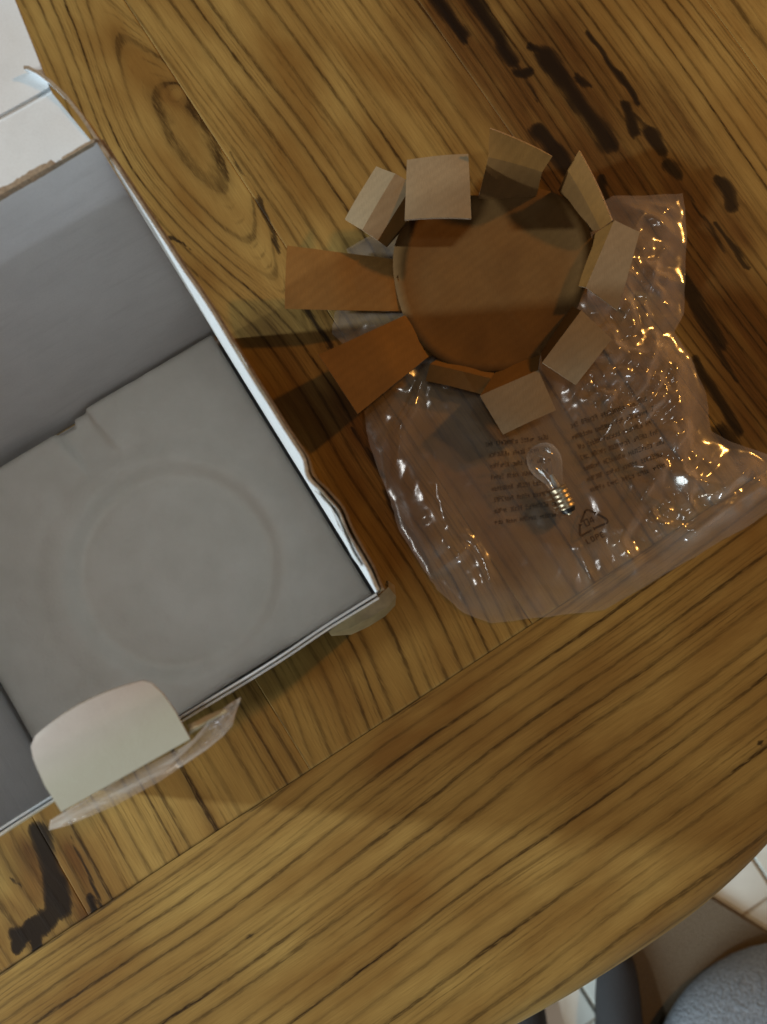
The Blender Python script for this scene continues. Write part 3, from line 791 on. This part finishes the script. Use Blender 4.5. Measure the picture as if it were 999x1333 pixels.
gx = np.arange(poly[:, 0].min() - step, poly[:, 0].max() + 2*step, step); gy = np.arange(poly[:, 1].min() - step, poly[:, 1].max() + 2*step, step)
GX, GY = np.meshgrid(gx, gy, indexing='ij'); IN = inside(GX, GY)
cell = IN[:-1, :-1] | IN[1:, :-1] | IN[1:, 1:] | IN[:-1, 1:]
used = np.zeros_like(IN)
for a in (0, 1):
    for b in (0, 1): used[a:GX.shape[0]-1+a, b:GX.shape[1]-1+b] |= cell
_, NX, NY = nearest(GX, GY)
sn = used & ~IN; GX = np.where(sn, NX, GX); GY = np.where(sn, NY, GY)
HZ = bag_height(GX, GY)
ids = -np.ones(GX.shape, int); ids[used] = np.arange(used.sum())
ci, cj = np.nonzero(cell)
quads = np.stack([ids[ci, cj], ids[ci+1, cj], ids[ci+1, cj+1], ids[ci, cj+1]], 1)
bag = empty('plastic_bag', (TXT[0], TXT[1], 0))
tag(bag, 'crumpled clear plastic bag with faded brown print, spread on the table', 'plastic bag')
VT = np.stack([GX[used], GY[used], HZ[used]], 1)
make('upper_film', VT, quads.tolist(), M_film, bag)
VB = VT.copy(); VB[:, 2] = 0.0006 + 0.25 * np.minimum(VT[:, 2], .003) * vnoise(VT[:, 0]*50, VT[:, 1]*50, 48)
make('lower_film', VB[:], quads[:, ::-1].tolist(), M_film2, bag)

# faded print on the bag: rows of small marks too worn to read, and the triangle
V, F = [], []
def ink_quad(pts):
    k = len(V)
    for x, y in pts: V.append([x, y, 0])
    F.append(tuple(range(k, k + len(pts))))
def px2(x, y): return np.array(xy(x, y, .004))
def text_block(x0, y0, dx, dy, nlines, length, seed, hpx=7.0, sp=14.5):
    r = random.Random(seed); t = np.array([dx, dy]) / math.hypot(dx, dy); nrm = np.array([-t[1], t[0]])
    for li in range(nlines):
        o = np.array([x0, y0]) + nrm * sp * li; x = r.uniform(0, 3); L = length * r.uniform(.9, 1)
        while x < L:
            wl = r.randint(3, 8)
            for c in range(wl):
                cw = r.uniform(1.9, 3.3); hh1 = hpx * r.uniform(.55, .95)
                for kind in r.sample(('l', 'r', 't', 'm', 'b'), 3):
                    a = o + t * x; th = 0.8
                    if kind == 'l': q = [a, a + t*th, a + t*th - nrm*hh1, a - nrm*hh1]
                    elif kind == 'r': q = [a + t*(cw-th), a + t*cw, a + t*cw - nrm*hh1, a + t*(cw-th) - nrm*hh1]
                    else:
                        yy = {'t': hh1 - .9, 'm': hh1 * .5, 'b': 0}[kind]
                        q = [a - nrm*yy, a + t*cw - nrm*yy, a + t*cw - nrm*(yy+.9), a - nrm*(yy+.9)]
                    ink_quad([px2(*p) for p in q])
                x += cw + 0.9
                if x > L: break
            x += 4.0
text_block(632, 582, 1, -.13, 8, 82, 1)
text_block(742, 558, 1, -.33, 7, 104, 2)
def bar(a, b, wd):
    a, b = np.array(a, float), np.array(b, float); t = (b - a) / np.linalg.norm(b - a); q = np.array([-t[1], t[0]]) * wd
    ns = 4
    for i in range(ns):
        c, d = a + (b-a)*i/ns, a + (b-a)*(i+1)/ns
        ink_quad([px2(*p) for p in (c - q, d - q, d + q, c + q)])
def arc(c, r, a0, a1, wd):
    pts = [np.array(c) + r * np.array([math.cos(math.radians(a0 + (a1-a0)*i/5)), math.sin(math.radians(a0 + (a1-a0)*i/5))]) for i in range(6)]
    for p, q in zip(pts, pts[1:]): bar(p, q, wd)
TRI = [((762, 666), (757, 680), 1.3), ((755.4, 684), (755.6, 695), 1.3), ((757, 697.5), (770, 690.5), 1.3), ((775, 687.5), (787, 682), 1.3), ((789.5, 677), (778, 669), 1.3), ((774, 667), (767, 663.5), 1.3)]
for a, b, wd in TRI: bar(a, b, wd)
for c, r_, a0, a1 in (((765, 666.5), 3.0, 170, 300), ((787, 679.2), 3.0, -50, 70), ((757.8, 695), 2.6, 60, 185)): arc(c, r_, a0, a1, 1.2)
for c, dirv in (((756.2, 682), (-.2, 1)), ((773, 688.5), (1, -.5)), ((776, 668), (-1, -.6))):       # arrow heads
    c = np.array(c); t = np.array(dirv) / math.hypot(*dirv); q = np.array([-t[1], t[0]])
    ink_quad([px2(*p) for p in (c + t*3.2, c + q*3.0, c - q*3.0)])
GL = {'0': [((0, 0), (0, 1)), ((0, 1), (.6, 1)), ((.6, 1), (.6, 0)), ((.6, 0), (0, 0))], '4': [((.5, 0), (.5, 1)), ((.5, 1), (0, .35)), ((0, .35), (.7, .35))],
      'L': [((0, 1), (0, 0)), ((0, 0), (.55, 0))], 'D': [((0, 0), (0, 1)), ((0, 1), (.4, .95)), ((.4, .95), (.6, .5)), ((.6, .5), (.4, .05)), ((.4, .05), (0, 0))],
      'P': [((0, 0), (0, 1)), ((0, 1), (.55, 1)), ((.55, 1), (.55, .5)), ((.55, .5), (0, .5))], 'E': [((0, 0), (0, 1)), ((0, 1), (.55, 1)), ((0, .5), (.45, .5)), ((0, 0), (.55, 0))]}
def word(txt, x, y, ang, size, wd, adv):
    t = np.array([math.cos(ang), -math.sin(ang)]); q = np.array([math.sin(ang), math.cos(ang)])
    for i, ch in enumerate(txt):
        o_ = np.array([x, y]) + t * adv * i
        for a, b in GL[ch]: bar(o_ + t*a[0]*size - q*a[1]*size, o_ + t*b[0]*size - q*b[1]*size, wd)
word('04', 764, 685, math.radians(26), 8.5, 0.7, 6.8)
word('LDPE', 765, 708, math.radians(24), 6.5, 0.7, 6.6)
V = np.array(V); V[:, 2] = bag_height(V[:, 0], V[:, 1]) + 0.00025
make('warning_print', V, F, M_ink, bag, smooth=False)

# ------------------------------------------------------------------ kraft insert: disc with ten creased flaps
ins = empty('cardboard_insert', tuple(P(640, 375, 0.006)))
tag(ins, 'brown cardboard disc with bent flaps all round, lying on the plastic bag', 'packing insert')
rim = [(523, 338), (527, 404), (533, 410), (563, 462), (575, 468), (640, 480), (650, 480), (700, 462), (708, 456), (744, 398), (752, 372), (768, 312), (766, 302), (728, 248), (700, 258), (620, 264), (604, 272), (534, 288), (530, 292), (505, 322)]
ZD = 0.0105
cen = P(640, 372, ZD)
out = [P(x, y, ZD) for x, y in rim]
_a = np.array([math.atan2(p.y - cen.y, p.x - cen.x) for p in out]); _r = np.array([math.hypot(p.x - cen.x, p.y - cen.y) for p in out])
_o = np.argsort(_a); _q = np.linspace(-math.pi, math.pi, 64, endpoint=False)
_rr = np.interp(_q, _a[_o], _r[_o], period=2 * math.pi)
for _ in range(14): _rr = 0.25 * np.roll(_rr, 1) + 0.5 * _rr + 0.25 * np.roll(_rr, -1)
out = [(cen.x + 1.035 * k_ * math.cos(t_), cen.y + 1.035 * k_ * math.sin(t_), ZD) for k_, t_ in zip(_rr, _q)]
NRr = 9
V, F = [(cen.x, cen.y, ZD - .0012)], []
for k in range(1, NRr + 1):
    f = k / NRr
    for p in out:
        x = cen.x + (p[0]-cen.x)*f; y = cen.y + (p[1]-cen.y)*f
        V.append((x, y, ZD - 0.0012 * (1 - f*f) + 0.0030 * max(f - 0.8, 0) / 0.2 + 0.0008 * float(vnoise(x*60, y*60, 51) - .5)))
no = len(out)
for j in range(no): F.append((0, 1 + j, 1 + (j+1) % no))
for k in range(NRr - 1):
    for j in range(no):
        a = 1 + k*no; F.append((a+j, a+no+j, a+no+(j+1) % no, a+(j+1) % no))
kt = len(V); V += [(x, y, z - 0.0013) for x, y, z in V]
F = [f if np.cross(np.array(V[f[1]])-np.array(V[f[0]]), np.array(V[f[2]])-np.array(V[f[0]]))[2] > 0 else f[::-1] for f in F]
F += [tuple(kt + i for i in f[::-1]) for f in F]
last = 1 + (NRr-1)*no
for j in range(no): F.append((last + j, kt + last + j, kt + last + (j+1) % no, last + (j+1) % no))
make('disc', V, F, [M_kraft_shade], ins)

K, G_ = 0, 1   # row materials: kraft inside, greyed tone painting neutral light on raised folds
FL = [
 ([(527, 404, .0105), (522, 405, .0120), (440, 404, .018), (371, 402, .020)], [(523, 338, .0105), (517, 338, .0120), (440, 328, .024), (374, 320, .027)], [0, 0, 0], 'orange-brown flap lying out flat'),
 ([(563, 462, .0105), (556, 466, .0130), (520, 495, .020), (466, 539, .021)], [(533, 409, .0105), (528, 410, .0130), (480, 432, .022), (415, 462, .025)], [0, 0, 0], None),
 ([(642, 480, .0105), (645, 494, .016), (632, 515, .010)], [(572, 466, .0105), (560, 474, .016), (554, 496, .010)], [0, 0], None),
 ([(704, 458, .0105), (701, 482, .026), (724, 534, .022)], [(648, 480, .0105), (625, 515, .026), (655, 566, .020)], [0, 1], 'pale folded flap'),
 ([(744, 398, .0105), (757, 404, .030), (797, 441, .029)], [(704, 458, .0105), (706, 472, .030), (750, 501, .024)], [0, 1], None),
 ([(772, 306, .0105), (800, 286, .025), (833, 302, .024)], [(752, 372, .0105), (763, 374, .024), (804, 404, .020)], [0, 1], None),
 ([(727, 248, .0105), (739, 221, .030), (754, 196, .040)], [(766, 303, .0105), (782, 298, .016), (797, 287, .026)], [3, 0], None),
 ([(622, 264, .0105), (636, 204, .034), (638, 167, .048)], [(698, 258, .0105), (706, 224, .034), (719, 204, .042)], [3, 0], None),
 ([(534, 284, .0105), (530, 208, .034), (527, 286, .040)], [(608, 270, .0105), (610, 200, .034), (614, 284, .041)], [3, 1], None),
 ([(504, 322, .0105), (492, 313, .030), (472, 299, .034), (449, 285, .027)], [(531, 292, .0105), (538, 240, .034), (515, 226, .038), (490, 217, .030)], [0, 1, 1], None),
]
for L_, R_, rm, lab in FL:
    rows = [(tuple(P(*a)), tuple(P(*b))) for a, b in zip(L_, R_)]
    sub = 6
    G = interp_rows(rows, sub, 12)
    # keep the top side facing up or inwards
    if normals(G).mean(axis=(0, 1))[2] < 0: G = G[:, ::-1]
    nr = G.shape[0]
    for i in range(nr):
        f = i / (nr - 1)
        for j in range(12):
            c = j / 11 * 2 - 1
            G[i, j, 2] += f * 0.0016 * (1 - c*c) + f * 0.0012 * (float(vnoise(G[i, j, 0]*50, G[i, j, 1]*50, 52)) - .5)
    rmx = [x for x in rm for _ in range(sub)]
    o = sheet('flap', G, 0.0012, [M_kraft_warmlit, M_kraftback_litfold, M_kraftrim, M_kraft_shade], ins, 30, row_mat=rmx)

# ------------------------------------------------------------------ small light bulb lying on the bag
def M_glass():
    s = NT('clear_bulb_glass'); s.n.remove(s.b)
    tr = s.node('ShaderNodeBsdfTransparent'); tr.inputs[0].default_value = (0.98, 0.98, 0.97, 1)
    gl = s.node('ShaderNodeBsdfGlossy'); gl.inputs['Roughness'].default_value = 0.08
    df = s.node('ShaderNodeBsdfTranslucent'); df.inputs[0].default_value = (0.9, 0.9, 0.88, 1); d2 = s.node('ShaderNodeBsdfDiffuse'); d2.inputs[0].default_value = (0.9, 0.9, 0.88, 1)
    ma = s.node('ShaderNodeMixShader'); s.link(d2.outputs[0], ma.inputs[1]); s.link(df.outputs[0], ma.inputs[2])
    fw_ = s.node('ShaderNodeLayerWeight'); fw_.inputs[0].default_value = 0.45
    mh = s.node('ShaderNodeMixShader'); s.link(s.math('MULTIPLY_ADD', s.math('POWER', fw_.outputs['Facing'], 2.0), 0.20, 0.06, clamp=True), mh.inputs[0])  # whitish veil stands in for reflections, paler towards the glass rim
    s.link(tr.outputs[0], mh.inputs[1]); s.link(ma.outputs[0], mh.inputs[2])
    mx = s.node('ShaderNodeMixShader'); s.link(s.math('MULTIPLY_ADD', s.math('POWER', fw_.outputs['Facing'], 4.0), 0.5, 0.05, clamp=True), mx.inputs[0])
    s.link(mh.outputs[0], mx.inputs[1]); s.link(gl.outputs[0], mx.inputs[2]); s.link(mx.outputs[0], s.out.inputs[0])
    return s.m
tip = P(743, 669, .0092); topb = P(692, 566, .0150)
ax = (topb - tip).normalized(); q = ax.to_track_quat('Z', 'Y').to_matrix().to_4x4()
mtx = Matrix.Translation(tip) @ q @ Matrix.Scale(0.86, 4)
bulb = empty('light_bulb', tuple(tip))
tag(bulb, 'small clear glass light bulb with metal screw cap, lying on the printed bag', 'light bulb')
lathe('contact', [(.0010, -.0002), (.0022, .0002), (.0026, .0012), (.0024, .0022)], M_metal, None, bulb, 24, mtx)
lathe('insulator', [(.0024, .0010), (.0042, .0016), (.0049, .0034), (.0049, .0048)], M_black, None, bulb, 32, mtx)
prof = [(.0046, .0044)]
for k in range(33):
    z = .0048 + k * .00042; prof.append((.00550 + .00022 * math.sin(k * 2 * math.pi / 8), z))
prof += [(.0058, .0186), (.0059, .0200), (.0056, .0204)]
lathe('screw_cap', prof, M_metal, None, bulb, 40, mtx)
gp_ = [(.0052, .0196), (.0054, .022), (.0064, .0262), (.0086, .0305), (.0106, .0350), (.0116, .0395), (.0113, .0440), (.0099, .0482), (.0074, .0510), (.0040, .0525), (.0006, .0529)]
glass = lathe('glass', gp_, M_glass(), None, bulb, 48, mtx)
stem = lathe('stem', [(.0022, .0190), (.0020, .0240), (.0013, .0285), (.0015, .0300), (.0003, .0304)], plain('pale_glass_stem', (0.42, 0.42, 0.40), 0.3), None, bulb, 20, mtx)
M_wire = plain('filament_wire', (0.3, 0.28, 0.25), 0.4, 1.0)
V, F = [], []
path = [(-.0008, .0295), (-.0038, .0380), (-.0020, .0395), (0, .0388), (.0020, .0395), (.0038, .0380), (.0008, .0295)]
for (x1, z1), (x2, z2) in zip(path, path[1:]):
    k = len(V); r_ = .00016
    for (x, z) in ((x1, z1), (x2, z2)):
        for a in range(4): V.append(tuple(mtx @ Vector((x + r_*math.cos(a*math.pi/2), r_*math.sin(a*math.pi/2), z))))
    for a in range(4): F.append((k+a, k+(a+1) % 4, k+4+(a+1) % 4, k+4+a))
make('filament', V, F, M_wire, bulb)
